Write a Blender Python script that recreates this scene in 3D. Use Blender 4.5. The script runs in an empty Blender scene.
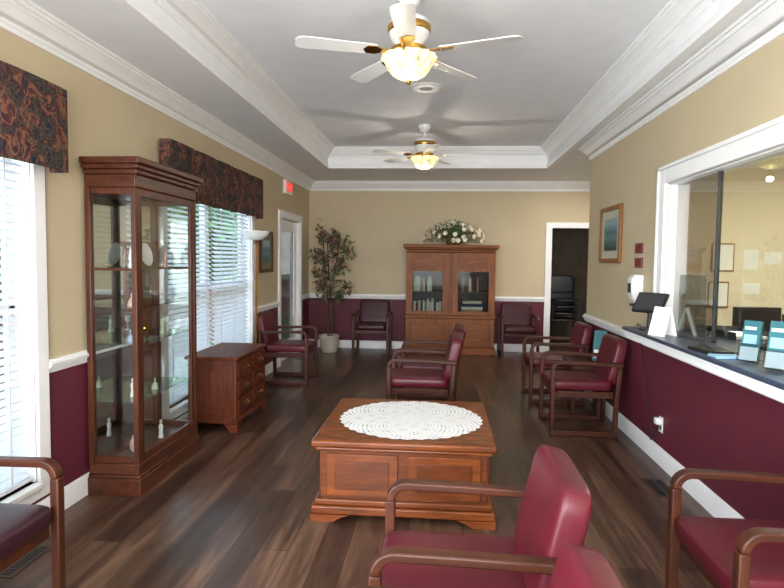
import bpy, bmesh, math, random
from mathutils import Vector, Matrix
random.seed(7)
S = bpy.context.scene
COL = S.collection
R = math.radians
PI = math.pi
T = Matrix.Translation
def RX(a): return Matrix.Rotation(R(a), 4, 'X')
def RY(a): return Matrix.Rotation(R(a), 4, 'Y')
def RZ(a): return Matrix.Rotation(R(a), 4, 'Z')

# ------------------------------------------------------------------ materials
def lin(c):
    out = []
    for v in c[:3]:
        v = v / 255.0
        out.append(v / 12.92 if v <= 0.04045 else ((v + 0.055) / 1.055) ** 2.4)
    return (out[0], out[1], out[2], 1.0)

def newmat(name):
    m = bpy.data.materials.new(name)
    m.use_nodes = True
    nt = m.node_tree
    return m, nt, nt.nodes['Principled BSDF']

def ramp(nt, fac, stops, const=False):
    r = nt.nodes.new('ShaderNodeValToRGB')
    el = r.color_ramp.elements
    while len(el) < len(stops):
        el.new(0.5)
    for e, (p, c) in zip(el, stops):
        e.position = p
        e.color = lin(c)
    if const:
        r.color_ramp.interpolation = 'CONSTANT'
    nt.links.new(fac, r.inputs[0])
    return r.outputs[0]

def noise(nt, scale, detail=4, vec=None, mscale=None, distort=0.0, rough=0.5):
    tc = nt.nodes.new('ShaderNodeTexCoord')
    n = nt.nodes.new('ShaderNodeTexNoise')
    n.inputs['Scale'].default_value = scale
    n.inputs['Detail'].default_value = detail
    n.inputs['Distortion'].default_value = distort
    n.inputs['Roughness'].default_value = rough
    mp = nt.nodes.new('ShaderNodeMapping')
    if mscale: mp.inputs['Scale'].default_value = mscale
    nt.links.new(tc.outputs['Object'], mp.inputs['Vector'])
    nt.links.new(mp.outputs['Vector'], n.inputs['Vector'])
    return n.outputs[0]

def bump(nt, b, h, strength=.2, dist=.01):
    bp = nt.nodes.new('ShaderNodeBump')
    bp.inputs['Strength'].default_value = strength
    bp.inputs['Distance'].default_value = dist
    nt.links.new(h, bp.inputs['Height'])
    nt.links.new(bp.outputs[0], b.inputs['Normal'])

def plain(name, c, rough=.5, metal=0, var=.07, scale=6, bmp=0, spec=.5, emit=0, bscale=None):
    m, nt, b = newmat(name)
    n = noise(nt, scale)
    lo = tuple(max(0, v * (1 - var)) for v in c); hi = tuple(min(255, v * (1 + var)) for v in c)
    col = ramp(nt, n, [(.3, lo), (.7, hi)])
    nt.links.new(col, b.inputs['Base Color'])
    b.inputs['Roughness'].default_value = rough
    b.inputs['Metallic'].default_value = metal
    b.inputs['Specular IOR Level'].default_value = spec
    if emit:
        nt.links.new(col, b.inputs['Emission Color']); b.inputs['Emission Strength'].default_value = emit
    if bmp:
        bump(nt, b, noise(nt, bscale or scale * 30, 3), bmp, .003)
    return m

def wood(name, dark, light, axis='z', rough=.36, scale=5, spec=.35):
    m, nt, b = newmat(name)
    st = {'x': (.12, 1, 1), 'y': (1, .12, 1), 'z': (1, 1, .12)}[axis]
    n = noise(nt, scale * 3, 6, mscale=st, distort=1.2, rough=.6)
    col = ramp(nt, n, [(.25, dark), (.5, tuple((a + c) / 2 for a, c in zip(dark, light))), (.75, light)])
    nt.links.new(col, b.inputs['Base Color'])
    b.inputs['Roughness'].default_value = rough
    b.inputs['Specular IOR Level'].default_value = spec
    bump(nt, b, noise(nt, scale * 22, 4, mscale=st), .08, .002)
    return m

def glassmat(name, tint=(235, 242, 240), refl=1.0, rough=.0):
    m, nt, b = newmat(name)
    nt.nodes.remove(b)
    out = nt.nodes['Material Output']
    tr = nt.nodes.new('ShaderNodeBsdfTransparent'); tr.inputs[0].default_value = lin(tint)
    gl = nt.nodes.new('ShaderNodeBsdfGlossy'); gl.inputs['Roughness'].default_value = rough
    ge = nt.nodes.new('ShaderNodeNewGeometry')
    io = nt.nodes.new('ShaderNodeMath'); io.operation = 'MULTIPLY_ADD'
    io.inputs[1].default_value = 1 / 1.5 - 1.5; io.inputs[2].default_value = 1.5
    nt.links.new(ge.outputs['Backfacing'], io.inputs[0])
    fr = nt.nodes.new('ShaderNodeFresnel'); nt.links.new(io.outputs[0], fr.inputs['IOR'])
    mu = nt.nodes.new('ShaderNodeMath'); mu.operation = 'MULTIPLY'; mu.use_clamp = True
    mu.inputs[1].default_value = refl
    mx = nt.nodes.new('ShaderNodeMixShader')
    nt.links.new(fr.outputs[0], mu.inputs[0])
    nt.links.new(mu.outputs[0], mx.inputs[0])
    nt.links.new(tr.outputs[0], mx.inputs[1]); nt.links.new(gl.outputs[0], mx.inputs[2])
    nt.links.new(mx.outputs[0], out.inputs[0])
    return m

def wallmat(name, up, low, zsplit=.87):
    m, nt, b = newmat(name)
    g = nt.nodes.new('ShaderNodeNewGeometry')
    sp = nt.nodes.new('ShaderNodeSeparateXYZ')
    nt.links.new(g.outputs['Position'], sp.inputs[0])
    gt = nt.nodes.new('ShaderNodeMath'); gt.operation = 'GREATER_THAN'; gt.inputs[1].default_value = zsplit
    nt.links.new(sp.outputs[2], gt.inputs[0])
    n = noise(nt, 2.5, 3)
    cu = ramp(nt, n, [(.3, tuple(v * .97 for v in up)), (.7, up)])
    cl = ramp(nt, n, [(.3, tuple(v * .93 for v in low)), (.7, low)])
    mx = nt.nodes.new('ShaderNodeMix'); mx.data_type = 'RGBA'
    nt.links.new(gt.outputs[0], mx.inputs[0]); nt.links.new(cl, mx.inputs[6]); nt.links.new(cu, mx.inputs[7])
    nt.links.new(mx.outputs[2], b.inputs['Base Color'])
    b.inputs['Roughness'].default_value = .55
    b.inputs['Specular IOR Level'].default_value = .3
    bump(nt, b, noise(nt, 160, 3), .08, .002)
    return m

def floormat():
    m, nt, b = newmat('vinyl plank floor')
    tc = nt.nodes.new('ShaderNodeTexCoord')
    mp = nt.nodes.new('ShaderNodeMapping'); mp.inputs['Rotation'].default_value = (0, 0, R(90))
    nt.links.new(tc.outputs['Object'], mp.inputs['Vector'])
    br = nt.nodes.new('ShaderNodeTexBrick')
    br.inputs['Scale'].default_value = 1; br.inputs['Brick Width'].default_value = 1.22
    br.inputs['Row Height'].default_value = .15; br.inputs['Mortar Size'].default_value = .0016
    br.offset = .37
    br.inputs['Color1'].default_value = (0, 0, 0, 1); br.inputs['Color2'].default_value = (1, 1, 1, 1)
    br.inputs['Mortar'].default_value = (.5, .5, .5, 1)
    nt.links.new(mp.outputs[0], br.inputs['Vector'])
    n1 = noise(nt, 9, 8, mscale=(1.8, .10, 1), distort=.9, rough=.65)
    n2 = noise(nt, 1.2, 2, mscale=(2.5, .5, 1))
    a = nt.nodes.new('ShaderNodeMath'); a.operation = 'MULTIPLY_ADD'; a.inputs[1].default_value = .26
    nt.links.new(br.outputs['Color'], a.inputs[0]); nt.links.new(n1, a.inputs[2])
    a2 = nt.nodes.new('ShaderNodeMath'); a2.operation = 'MULTIPLY_ADD'; a2.inputs[1].default_value = .3
    nt.links.new(n2, a2.inputs[0]); nt.links.new(a.outputs[0], a2.inputs[2])
    col = ramp(nt, a2.outputs[0], [(.42, (33, 20, 14)), (.66, (57, 38, 29)), (.82, (79, 56, 43)), (1.0, (108, 80, 63))])
    mx = nt.nodes.new('ShaderNodeMix'); mx.data_type = 'RGBA'
    nt.links.new(br.outputs['Fac'], mx.inputs[0]); nt.links.new(col, mx.inputs[6]); mx.inputs[7].default_value = lin((18, 11, 9))
    nt.links.new(mx.outputs[2], b.inputs['Base Color'])
    b.inputs['Roughness'].default_value = .3
    b.inputs['Specular IOR Level'].default_value = .35
    bump(nt, b, n1, .06, .004)
    return m

def brickmat():
    m, nt, b = newmat('pinkish garden brick')
    tc = nt.nodes.new('ShaderNodeTexCoord')
    mp = nt.nodes.new('ShaderNodeMapping'); mp.inputs['Rotation'].default_value = (R(90), 0, R(90))
    nt.links.new(tc.outputs['Object'], mp.inputs['Vector'])
    br = nt.nodes.new('ShaderNodeTexBrick'); br.inputs['Scale'].default_value = 4
    br.inputs['Color1'].default_value = lin((150, 104, 92)); br.inputs['Color2'].default_value = lin((128, 88, 80)); br.inputs['Mortar'].default_value = lin((170, 160, 150))
    nt.links.new(mp.outputs[0], br.inputs['Vector'])
    nt.links.new(br.outputs['Color'], b.inputs['Base Color'])
    b.inputs['Roughness'].default_value = .9
    return m

def floralmat():
    m, nt, b = newmat('dark floral valance fabric')
    tc = nt.nodes.new('ShaderNodeTexCoord')
    def nz(scale, dist, off):
        mp = nt.nodes.new('ShaderNodeMapping'); mp.inputs['Location'].default_value = off
        nt.links.new(tc.outputs['Object'], mp.inputs['Vector'])
        n = nt.nodes.new('ShaderNodeTexNoise'); n.inputs['Scale'].default_value = scale; n.inputs['Detail'].default_value = 4
        n.inputs['Distortion'].default_value = dist
        nt.links.new(mp.outputs[0], n.inputs['Vector']); return n.outputs[0]
    blooms = ramp(nt, nz(9.5, .9, (0, 0, 0)), [(0, (30, 33, 48)), (.36, (34, 35, 50)), (.42, (70, 64, 48)), (.47, (38, 36, 46)), (.52, (86, 44, 42)), (.56, (130, 92, 66)), (.59, (92, 44, 42)), (.63, (36, 36, 50)), (.68, (106, 90, 60)), (.74, (56, 38, 38)), (1, (40, 36, 46))])
    leaf = ramp(nt, nz(15, 1.1, (3, 5, 1)), [(0, (0, 0, 0)), (.44, (0, 0, 0)), (.48, (102, 82, 58)), (.51, (54, 62, 74)), (.55, (0, 0, 0)), (.62, (0, 0, 0)), (.66, (92, 46, 42)), (.72, (0, 0, 0)), (1, (0, 0, 0))])
    mx = nt.nodes.new('ShaderNodeMix'); mx.data_type = 'RGBA'; mx.blend_type = 'LIGHTEN'; mx.inputs[0].default_value = .8
    nt.links.new(blooms, mx.inputs[6]); nt.links.new(leaf, mx.inputs[7])
    nt.links.new(mx.outputs[2], b.inputs['Base Color'])
    b.inputs['Roughness'].default_value = .85
    b.inputs['Specular IOR Level'].default_value = .2
    return m

def lacemat():
    m, nt, b = newmat('white crochet lace')
    nt.nodes.remove(b)
    out = nt.nodes['Material Output']
    tc = nt.nodes.new('ShaderNodeTexCoord'); sp = nt.nodes.new('ShaderNodeSeparateXYZ')
    nt.links.new(tc.outputs['Object'], sp.inputs[0])
    def mt(op, a, bb=None):
        n = nt.nodes.new('ShaderNodeMath'); n.operation = op
        for i, v in enumerate((a, bb)):
            if v is None: continue
            if isinstance(v, (int, float)): n.inputs[i].default_value = v
            else: nt.links.new(v, n.inputs[i])
        return n.outputs[0]
    x, y = sp.outputs[0], sp.outputs[1]
    r = mt('SQRT', mt('ADD', mt('MULTIPLY', x, x), mt('MULTIPLY', y, y)))
    th = mt('ARCTAN2', y, x)
    p = mt('MULTIPLY', mt('SINE', mt('MULTIPLY', th, 48)), mt('SINE', mt('MULTIPLY', r, 190)))
    q = mt('MULTIPLY', mt('SINE', mt('MULTIPLY', th, 12)), mt('SINE', mt('MULTIPLY', r, 42)))
    hole = mt('GREATER_THAN', mt('ADD', mt('MULTIPLY', p, .66), mt('MULTIPLY', q, .34)), .64)
    hole = mt('MULTIPLY', hole, mt('GREATER_THAN', r, .05))
    df = nt.nodes.new('ShaderNodeBsdfDiffuse')
    shade = ramp(nt, mt('ADD', mt('MULTIPLY', p, .5), .5), [(0, (236, 236, 236)), (.7, (222, 221, 220)), (1, (186, 180, 175))])
    nt.links.new(shade, df.inputs[0])
    tr = nt.nodes.new('ShaderNodeBsdfTransparent')
    mx = nt.nodes.new('ShaderNodeMixShader')
    nt.links.new(hole, mx.inputs[0]); nt.links.new(df.outputs[0], mx.inputs[1]); nt.links.new(tr.outputs[0], mx.inputs[2])
    nt.links.new(mx.outputs[0], out.inputs[0])
    return m

def artmat():
    m, nt, b = newmat('landscape print')
    tc = nt.nodes.new('ShaderNodeTexCoord'); sp = nt.nodes.new('ShaderNodeSeparateXYZ')
    nt.links.new(tc.outputs['Generated'], sp.inputs[0])
    n = noise(nt, 14, 5)
    a = nt.nodes.new('ShaderNodeMath'); a.operation = 'MULTIPLY_ADD'; a.inputs[1].default_value = .35
    nt.links.new(n, a.inputs[0]); nt.links.new(sp.outputs[2], a.inputs[2])
    col = ramp(nt, a.outputs[0], [(.1, (40, 74, 76)), (.4, (58, 110, 112)), (.6, (104, 146, 154)), (.75, (66, 108, 130)), (1, (150, 182, 194))])
    nt.links.new(col, b.inputs['Base Color']); b.inputs['Roughness'].default_value = .4
    return m

WALL = wallmat('tan over burgundy wall paint', (198, 182, 150), (98, 38, 51))
OFFW = plain('cream office paint', (230, 217, 190), .6, var=.01)
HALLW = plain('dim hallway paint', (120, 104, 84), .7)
CEIL = plain('white ceiling paint', (238, 239, 241), .7, var=.01, bmp=.05)
TRIM = plain('white gloss trim paint', (240, 240, 240), .35, var=.01)
FLOOR = floormat()
CH_Z = wood('cherry upright grain', (60, 27, 15), (108, 51, 29), 'z')
CH_Y = wood('cherry level grain', (62, 27, 15), (114, 53, 30), 'y', rough=.6, spec=.15)
CU_Z = wood('brown cherry cabinet upright grain', (54, 26, 16), (102, 54, 33), 'z')
CU_Y = wood('brown cherry cabinet level grain', (54, 26, 16), (102, 54, 33), 'y')
OK_Z = wood('amber oak upright grain', (96, 51, 19), (156, 90, 38), 'z', rough=.5)
OK_X = wood('amber oak level grain', (96, 51, 19), (156, 90, 38), 'x', rough=.5)
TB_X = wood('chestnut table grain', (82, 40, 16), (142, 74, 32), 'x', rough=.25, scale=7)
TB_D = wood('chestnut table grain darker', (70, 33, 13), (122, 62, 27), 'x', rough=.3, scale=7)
CHAIRW = wood('walnut chair wood', (48, 24, 15), (86, 44, 27), 'x', rough=.4, spec=.28)
CHAIRZ = wood('walnut chair wood upright', (48, 24, 15), (86, 44, 27), 'z', rough=.4, spec=.28)
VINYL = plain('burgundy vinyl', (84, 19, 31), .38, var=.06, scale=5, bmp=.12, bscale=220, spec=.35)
VDARK = plain('shade-tinted burgundy vinyl', (48, 18, 29), .4, var=.06, scale=5, bmp=.12, bscale=220)  # shade on the near left chair put into the vinyl colour
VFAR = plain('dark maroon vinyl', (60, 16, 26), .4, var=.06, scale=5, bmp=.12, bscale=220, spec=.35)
GLASS = glassmat('clear cabinet glass', (250, 252, 251), refl=.9)
HGLASS = glassmat('hutch door glass', (226, 230, 228), refl=.08)
WGLASS = glassmat('clear window glass', (245, 248, 247), refl=.5)
RGLASS = glassmat('reception glass', (238, 242, 238), refl=1.2)
RGLASD = glassmat('reception glass, doubled pane', (204, 204, 198), refl=2.0)  # this pane is tinted darker and made more reflective
ACRYL = glassmat('clear acrylic', (225, 232, 235), refl=1.2)
MIRROR = plain('mirror backing', (206, 210, 210), .03, 1, var=.01)
BLIND = plain('white faux wood slat', (236, 238, 241), .5, var=.02)
FLORAL = floralmat()
LACE = lacemat()
BRICK = brickmat()
BRASS = plain('polished brass', (196, 152, 76), .22, 1, var=.05)
DBRASS = plain('aged brass', (120, 88, 46), .35, 1)
WENAM = plain('white enamel', (226, 225, 222), .35, var=.02)
ALAB = plain('lit alabaster glass', (232, 200, 148), .35, var=.32, scale=22, emit=.65)
LAMPW = plain('white glass shade', (238, 236, 230), .4, var=.03)
BLACK = plain('black plastic', (22, 22, 24), .4)
DGREY = plain('charcoal plastic', (50, 50, 54), .45)
WPLAS = plain('white plastic', (230, 230, 228), .4, var=.02)
PAPER = plain('white paper', (238, 238, 234), .8, var=.02)
TEAL = plain('teal printed card', (28, 98, 106), .5, var=.1)
BLUEP = plain('pale blue printed card', (134, 172, 202), .5, var=.1)
COUNTER = plain('blue grey slate laminate', (58, 68, 86), .3, var=.18, scale=60)
GOLD = wood('gilt brown frame', (104, 64, 32), (164, 110, 60), 'z')
MATB = plain('cream picture mat', (226, 220, 200), .8, var=.02)
ART = artmat()
PLAQ = plain('burgundy plaque', (104, 26, 38), .4)
PLAQB = plain('pale rose plaque border', (168, 120, 116), .5)
LEAFG = plain('green leaf', (84, 104, 66), .6, var=.35, scale=12)
LEAFC = plain('muted green silk leaf', (92, 108, 72), .65, var=.3, scale=12)
LEAFR = plain('bronze pink leaf', (138, 98, 94), .6, var=.4, scale=9)
BARK = plain('brown bark', (84, 62, 44), .8, var=.2, scale=20)
POTM = plain('cream ceramic pot', (208, 200, 184), .4)
SOIL = plain('dark soil moss', (50, 40, 28), .9, var=.3, scale=30)
PETAL = plain('cream silk petal', (236, 228, 206), .7)
WICKER = plain('wicker', (110, 80, 48), .7, var=.3, scale=40)
PORC = plain('white porcelain', (226, 226, 224), .2, var=.03)
PORB = plain('pale blue porcelain', (156, 174, 196), .2, var=.1)
PORG = plain('pale sage porcelain', (176, 188, 166), .25, var=.1)
PORR = plain('pale rose porcelain', (204, 168, 158), .25, var=.1)
REDS = plain('red sign letters', (224, 30, 26), .5, var=.03, emit=1.0)
VENTM = plain('brown metal floor vent', (84, 70, 60), .4, .6)
GRASS = plain('lawn', (86, 112, 66), .9, var=.3, scale=4)
TREEL = plain('mid green tree leaf', (104, 146, 80), .7, var=.35, scale=2)  # leaf green with random tone
SHELFG = glassmat('clear shelf glass', (216, 236, 228), refl=1.2)
BKS = [plain('book cloth %s' % n, c, .6) for n, c in (('wine', (110, 34, 38)), ('navy', (40, 50, 86)), ('cream', (214, 204, 176)),
        ('forest', (44, 78, 56)), ('tan', (168, 130, 88)), ('white', (226, 224, 218)))]

# ------------------------------------------------------------------ mesh helpers
class MB:
    def __init__(self): self.bm = bmesh.new()
    def box(self, x0, x1, y0, y1, z0, z1, m=None):
        vs = [Vector((x, y, z)) for z in (z0, z1) for y in (y0, y1) for x in (x0, x1)]
        if m is not None: vs = [m @ v for v in vs]
        v = [self.bm.verts.new(p) for p in vs]
        for f in ((0, 2, 3, 1), (4, 5, 7, 6), (0, 1, 5, 4), (2, 6, 7, 3), (0, 4, 6, 2), (1, 3, 7, 5)):
            self.bm.faces.new([v[i] for i in f])
        return self
    def prism(self, pts, axis, lo, hi, m=None):
        def P(a, b, c):
            p = {'x': Vector((c, a, b)), 'y': Vector((a, c, b)), 'z': Vector((a, b, c))}[axis]
            return m @ p if m is not None else p
        A = [self.bm.verts.new(P(a, b, lo)) for a, b in pts]
        B = [self.bm.verts.new(P(a, b, hi)) for a, b in pts]
        n = len(pts)
        self.bm.faces.new(A); self.bm.faces.new(B[::-1])
        for i in range(n):
            self.bm.faces.new([A[i], B[i], B[(i + 1) % n], A[(i + 1) % n]])
        return self
    def strip(self, pts, t, axis, lo, hi, m=None):
        n = len(pts); L = []; Rr = []
        for i in range(n):
            d1 = Vector(pts[i]) - Vector(pts[i - 1]) if i > 0 else None
            d2 = Vector(pts[i + 1]) - Vector(pts[i]) if i < n - 1 else None
            ds = [d.normalized() for d in (d1, d2) if d is not None]
            ns = [Vector((d.y, -d.x)) for d in ds]
            if len(ns) == 2:
                o = (ns[0] + ns[1]) / (1 + ns[0].dot(ns[1]))
            else: o = ns[0]
            L.append(Vector(pts[i]) + o * t / 2); Rr.append(Vector(pts[i]) - o * t / 2)
        def P(p, c):
            a, b = p
            q = {'x': Vector((c, a, b)), 'y': Vector((a, c, b)), 'z': Vector((a, b, c))}[axis]
            return m @ q if m is not None else q
        rows = [[self.bm.verts.new(P(L[i], lo)), self.bm.verts.new(P(Rr[i], lo)), self.bm.verts.new(P(Rr[i], hi)), self.bm.verts.new(P(L[i], hi))] for i in range(n)]
        for i in range(n - 1):
            for k in range(4):
                self.bm.faces.new([rows[i][k], rows[i][(k + 1) % 4], rows[i + 1][(k + 1) % 4], rows[i + 1][k]])
        self.bm.faces.new(rows[0][::-1]); self.bm.faces.new(rows[-1])
        return self
    def lathe(self, prof, segs=24, m=None, cap=True, lobes=0, amp=0):
        rings = []
        for r, z in prof:
            ring = []
            for k in range(segs):
                a = 2 * PI * k / segs
                rr = max(r, .0004) * (1 + amp * math.cos(lobes * a))
                p = Vector((rr * math.cos(a), rr * math.sin(a), z))
                ring.append(self.bm.verts.new(m @ p if m is not None else p))
            rings.append(ring)
        for a, b in zip(rings, rings[1:]):
            for k in range(segs):
                self.bm.faces.new([a[k], a[(k + 1) % segs], b[(k + 1) % segs], b[k]])
        if cap:
            self.bm.faces.new(rings[0][::-1]); self.bm.faces.new(rings[-1])
        return self
    def tube(self, pts, r, segs=8):
        pts = [Vector(p) for p in pts]; rings = []
        for i, p in enumerate(pts):
            d = (pts[min(i + 1, len(pts) - 1)] - pts[max(i - 1, 0)]).normalized()
            u = d.cross(Vector((0, 0, 1)))
            if u.length < .05: u = d.cross(Vector((1, 0, 0)))
            u.normalize(); w = d.cross(u)
            rr = r[i] if isinstance(r, (list, tuple)) else r
            rings.append([self.bm.verts.new(p + (u * math.cos(2 * PI * k / segs) + w * math.sin(2 * PI * k / segs)) * rr) for k in range(segs)])
        for a, b in zip(rings, rings[1:]):
            for k in range(segs):
                self.bm.faces.new([a[k], b[k], b[(k + 1) % segs], a[(k + 1) % segs]])
        self.bm.faces.new(rings[0]); self.bm.faces.new(rings[-1][::-1])
        return self
    def pillow(self, a, b, c, m, e1=.3, e2=.22, nu=40, nv=20):
        def pw(v, e): return math.copysign(abs(v) ** e, v)
        rings = []
        for j in range(1, nv):
            ph = -PI / 2 + PI * j / nv
            ring = []
            for i in range(nu):
                th = 2 * PI * (i + .5) / nu
                p = Vector((a * pw(math.cos(ph), e1) * pw(math.cos(th), e2), b * pw(math.cos(ph), e1) * pw(math.sin(th), e2), c * pw(math.sin(ph), e1)))
                ring.append(self.bm.verts.new(m @ p))
            rings.append(ring)
        for A, B in zip(rings, rings[1:]):
            for k in range(nu):
                self.bm.faces.new([A[k], A[(k + 1) % nu], B[(k + 1) % nu], B[k]])
        self.bm.faces.new(rings[0][::-1]); self.bm.faces.new(rings[-1])
        return self
    def sweep(self, prof, path, closed=False):
        n = len(path); rows = []
        for i in range(n):
            P = Vector(path[i])
            segs = []
            if closed or i > 0: segs.append((P - Vector(path[i - 1])).normalized())
            if closed or i < n - 1: segs.append((Vector(path[(i + 1) % n]) - P).normalized())
            ns = [Vector((d.y, -d.x)) for d in segs]
            o = (ns[0] + ns[1]) / (1 + ns[0].dot(ns[1])) if len(ns) == 2 else ns[0]
            rows.append([self.bm.verts.new((P.x + o.x * d, P.y + o.y * d, z)) for d, z in prof])
        m = len(prof)
        for i in range(n if closed else n - 1):
            a, b = rows[i], rows[(i + 1) % n]
            for k in range(m):
                self.bm.faces.new([a[k], a[(k + 1) % m], b[(k + 1) % m], b[k]])
        if not closed:
            self.bm.faces.new(rows[0][::-1]); self.bm.faces.new(rows[-1])
        return self
    def leaf(self, p, d, up, L, W):
        d = d.normalized(); s = d.cross(up)
        if s.length < .01: s = d.cross(Vector((1, 0, 0)))
        s.normalize(); n = s.cross(d)
        v = [self.bm.verts.new(q) for q in (p, p + d * L * .45 + s * W / 2 + n * W * .12, p + d * L, p + d * L * .45 - s * W / 2 + n * W * .12, p + d * L * .5)]
        self.bm.faces.new([v[0], v[1], v[4]]); self.bm.faces.new([v[1], v[2], v[4]])
        self.bm.faces.new([v[2], v[3], v[4]]); self.bm.faces.new([v[3], v[0], v[4]])
    def build(self, name, mat, parent=None, bevel=0, fix=True, loc=None, segs=2):
        if fix: bmesh.ops.recalc_face_normals(self.bm, faces=self.bm.faces)
        me = bpy.data.meshes.new(name); self.bm.to_mesh(me); self.bm.free()
        me.materials.append(mat)
        for p in me.polygons: p.use_smooth = True
        me.set_sharp_from_angle(angle=R(38))
        o = bpy.data.objects.new(name, me); COL.objects.link(o)
        if parent: o.parent = parent
        if loc: o.location = loc
        if bevel:
            b = o.modifiers.new('bevel', 'BEVEL'); b.width = bevel; b.segments = segs; b.limit_method = 'ANGLE'; b.angle_limit = R(40)
        return o

def thing(name, label, cat, loc=(0, 0, 0), rz=0, group=None):
    o = bpy.data.objects.new(name, None); COL.objects.link(o)
    o.location = loc; o.rotation_euler = (0, 0, R(rz)); o.empty_display_size = .1
    o['label'] = label; o['category'] = cat
    if group: o['group'] = group
    return o
def tag(o, label, cat, group=None):
    o['label'] = label; o['category'] = cat
    if group: o['group'] = group
    return o
def struct(o, label=None, cat=None):
    o['kind'] = 'structure'
    if label: o['label'] = label
    if cat: o['category'] = cat
    return o
def dup(root, loc, rz, label, group=None):
    r = root.copy(); COL.objects.link(r); r.location = loc; r.rotation_euler = (0, 0, R(rz)); r['label'] = label
    if group: r['group'] = group
    for ch in list(root.children):
        c = ch.copy(); COL.objects.link(c); c.parent = r
        for g in list(ch.children):
            d = g.copy(); COL.objects.link(d); d.parent = c
    return r
def text_mesh(s, size, mat, parent, m, name='lettering'):
    cu = bpy.data.curves.new('t', 'FONT'); cu.body = s; cu.size = size; cu.align_x = 'CENTER'; cu.align_y = 'CENTER'; cu.extrude = .002
    ob = bpy.data.objects.new('t', cu); COL.objects.link(ob)
    bpy.context.view_layer.update()
    dg = bpy.context.evaluated_depsgraph_get()
    me = bpy.data.meshes.new_from_object(ob.evaluated_get(dg)); me.name = name
    bpy.data.objects.remove(ob)
    me.transform(m); me.materials.clear(); me.materials.append(mat)
    o = bpy.data.objects.new(name, me); COL.objects.link(o); o.parent = parent
    return o

# ------------------------------------------------------------------ room shell
XL, XR, YB, YF, YC, XA = -2.2, 1.66, 9.8, -2.2, 6.8, 3.3
ZS, ZC = 2.78, 3.05       # soffit and tray heights
TX0, TX1, TY0, TY1 = -1.6, 1.45, -1.4, 8.3

def wall(name, mat, axis, a0, a1, u0, u1, z1, holes, label, cat='wall'):
    mb = MB()
    def b(ua, ub, za, zb):
        if ub - ua < 1e-4 or zb - za < 1e-4: return
        if axis == 'y': mb.box(a0, a1, ua, ub, za, zb)
        else: mb.box(ua, ub, a0, a1, za, zb)
    cur = u0
    for h0, h1, hz0, hz1 in sorted(holes):
        b(cur, h0, 0, z1); b(h0, h1, 0, hz0); b(h0, h1, hz1, z1); cur = h1
    b(cur, u1, 0, z1)
    return struct(mb.build(name, mat), label, cat)

W1 = (1.75, 3.02); W2 = (4.58, 6.72); W3 = (-1.5, .9); WZ = (.25, 2.2)
D1 = (7.98, 9.12, 2.06)
RW = (1.5, 4.5, 1.0, 2.08)
DB = (1.80, 2.55, 2.04)
wall('wall_left', WALL, 'y', XL - .15, XL, YF - .15, YB + .15, 3.1,
     [(W3[0], W3[1]) + WZ, (W1[0], W1[1]) + WZ, (W2[0], W2[1]) + WZ, (D1[0], D1[1], 0, D1[2])], 'tan and burgundy left wall with windows')
wall('wall_back', WALL, 'x', YB, YB + .12, XL, XA + .12, 3.1, [(DB[0], DB[1], 0, DB[2])], 'tan and burgundy back wall behind the hutch')
wall('wall_right', WALL, 'y', XR, XR + .12, YF - .15, YC, 3.1, [RW], 'tan and burgundy right wall with reception window')
wall('wall_alcove', WALL, 'x', YC - .12, YC, XR + .12, XA, 3.1, [], 'return wall at the right end of the room')
wall('wall_far_right', WALL, 'y', XA, XA + .12, YC - .12, YB, 3.1, [], 'side wall of the far alcove')
wall('wall_front', WALL, 'x', YF - .15, YF, XL, XR, 3.1, [(-1.6, 1.1, .5, 2.3)], 'wall behind the viewer with opening added for fill light')  # opening put in out of view to let in fill light
struct(MB().box(XL - .15, XA + 1.5, YF - .15, YB + 3.2, -.1, 0).build('floor', FLOOR), 'dark brown wood plank floor', 'floor')
cb = MB()
cb.box(XL, TX0, YF, YB, ZS, 3.2)
cb.box(TX1, XA, YF, YB, ZS, 3.2)
cb.box(TX0, TX1, TY1, YB, ZS, 3.2)
cb.box(TX0, TX1, YF, TY0, ZS, 3.2)
cb.box(TX0, TX1, TY0, TY1, ZC, 3.2)
struct(cb.build('ceiling', CEIL), 'white tray ceiling with raised middle', 'ceiling')

# stepped crown: cove, fillets and beads
crown = [(0, -.15), (.01, -.15), (.014, -.142), (.014, -.13), (.02, -.126), (.024, -.116), (.024, -.108), (.032, -.104), (.046, -.084), (.066, -.058), (.086, -.044),
         (.086, -.036), (.096, -.034), (.104, -.024), (.104, -.016), (.116, -.014), (.12, -.008), (.12, 0), (0, 0)]
outer = [(XL, YF), (XL, YB), (XA, YB), (XA, YC), (XR, YC), (XR, YF)]
struct(MB().sweep([(d, ZS + z) for d, z in crown], outer, True).build('trim_1', TRIM), 'white crown moulding around the walls', 'moulding')
tray = [(TX0, TY0), (TX0, TY1), (TX1, TY1), (TX1, TY0)]
struct(MB().sweep([(d, ZC + z * .95) for d, z in crown], tray, True).build('trim_2', TRIM), 'white crown moulding inside the ceiling tray', 'moulding')
lip = [(0, ZS + .045), (.008, ZS + .045), (.016, ZS + .034), (.016, ZS - .01), (-.05, ZS - .01), (-.05, ZS), (0, ZS)]
struct(MB().sweep(lip, tray, True).build('trim_3', TRIM), 'white bead along the lip of the ceiling tray', 'moulding')

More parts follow.
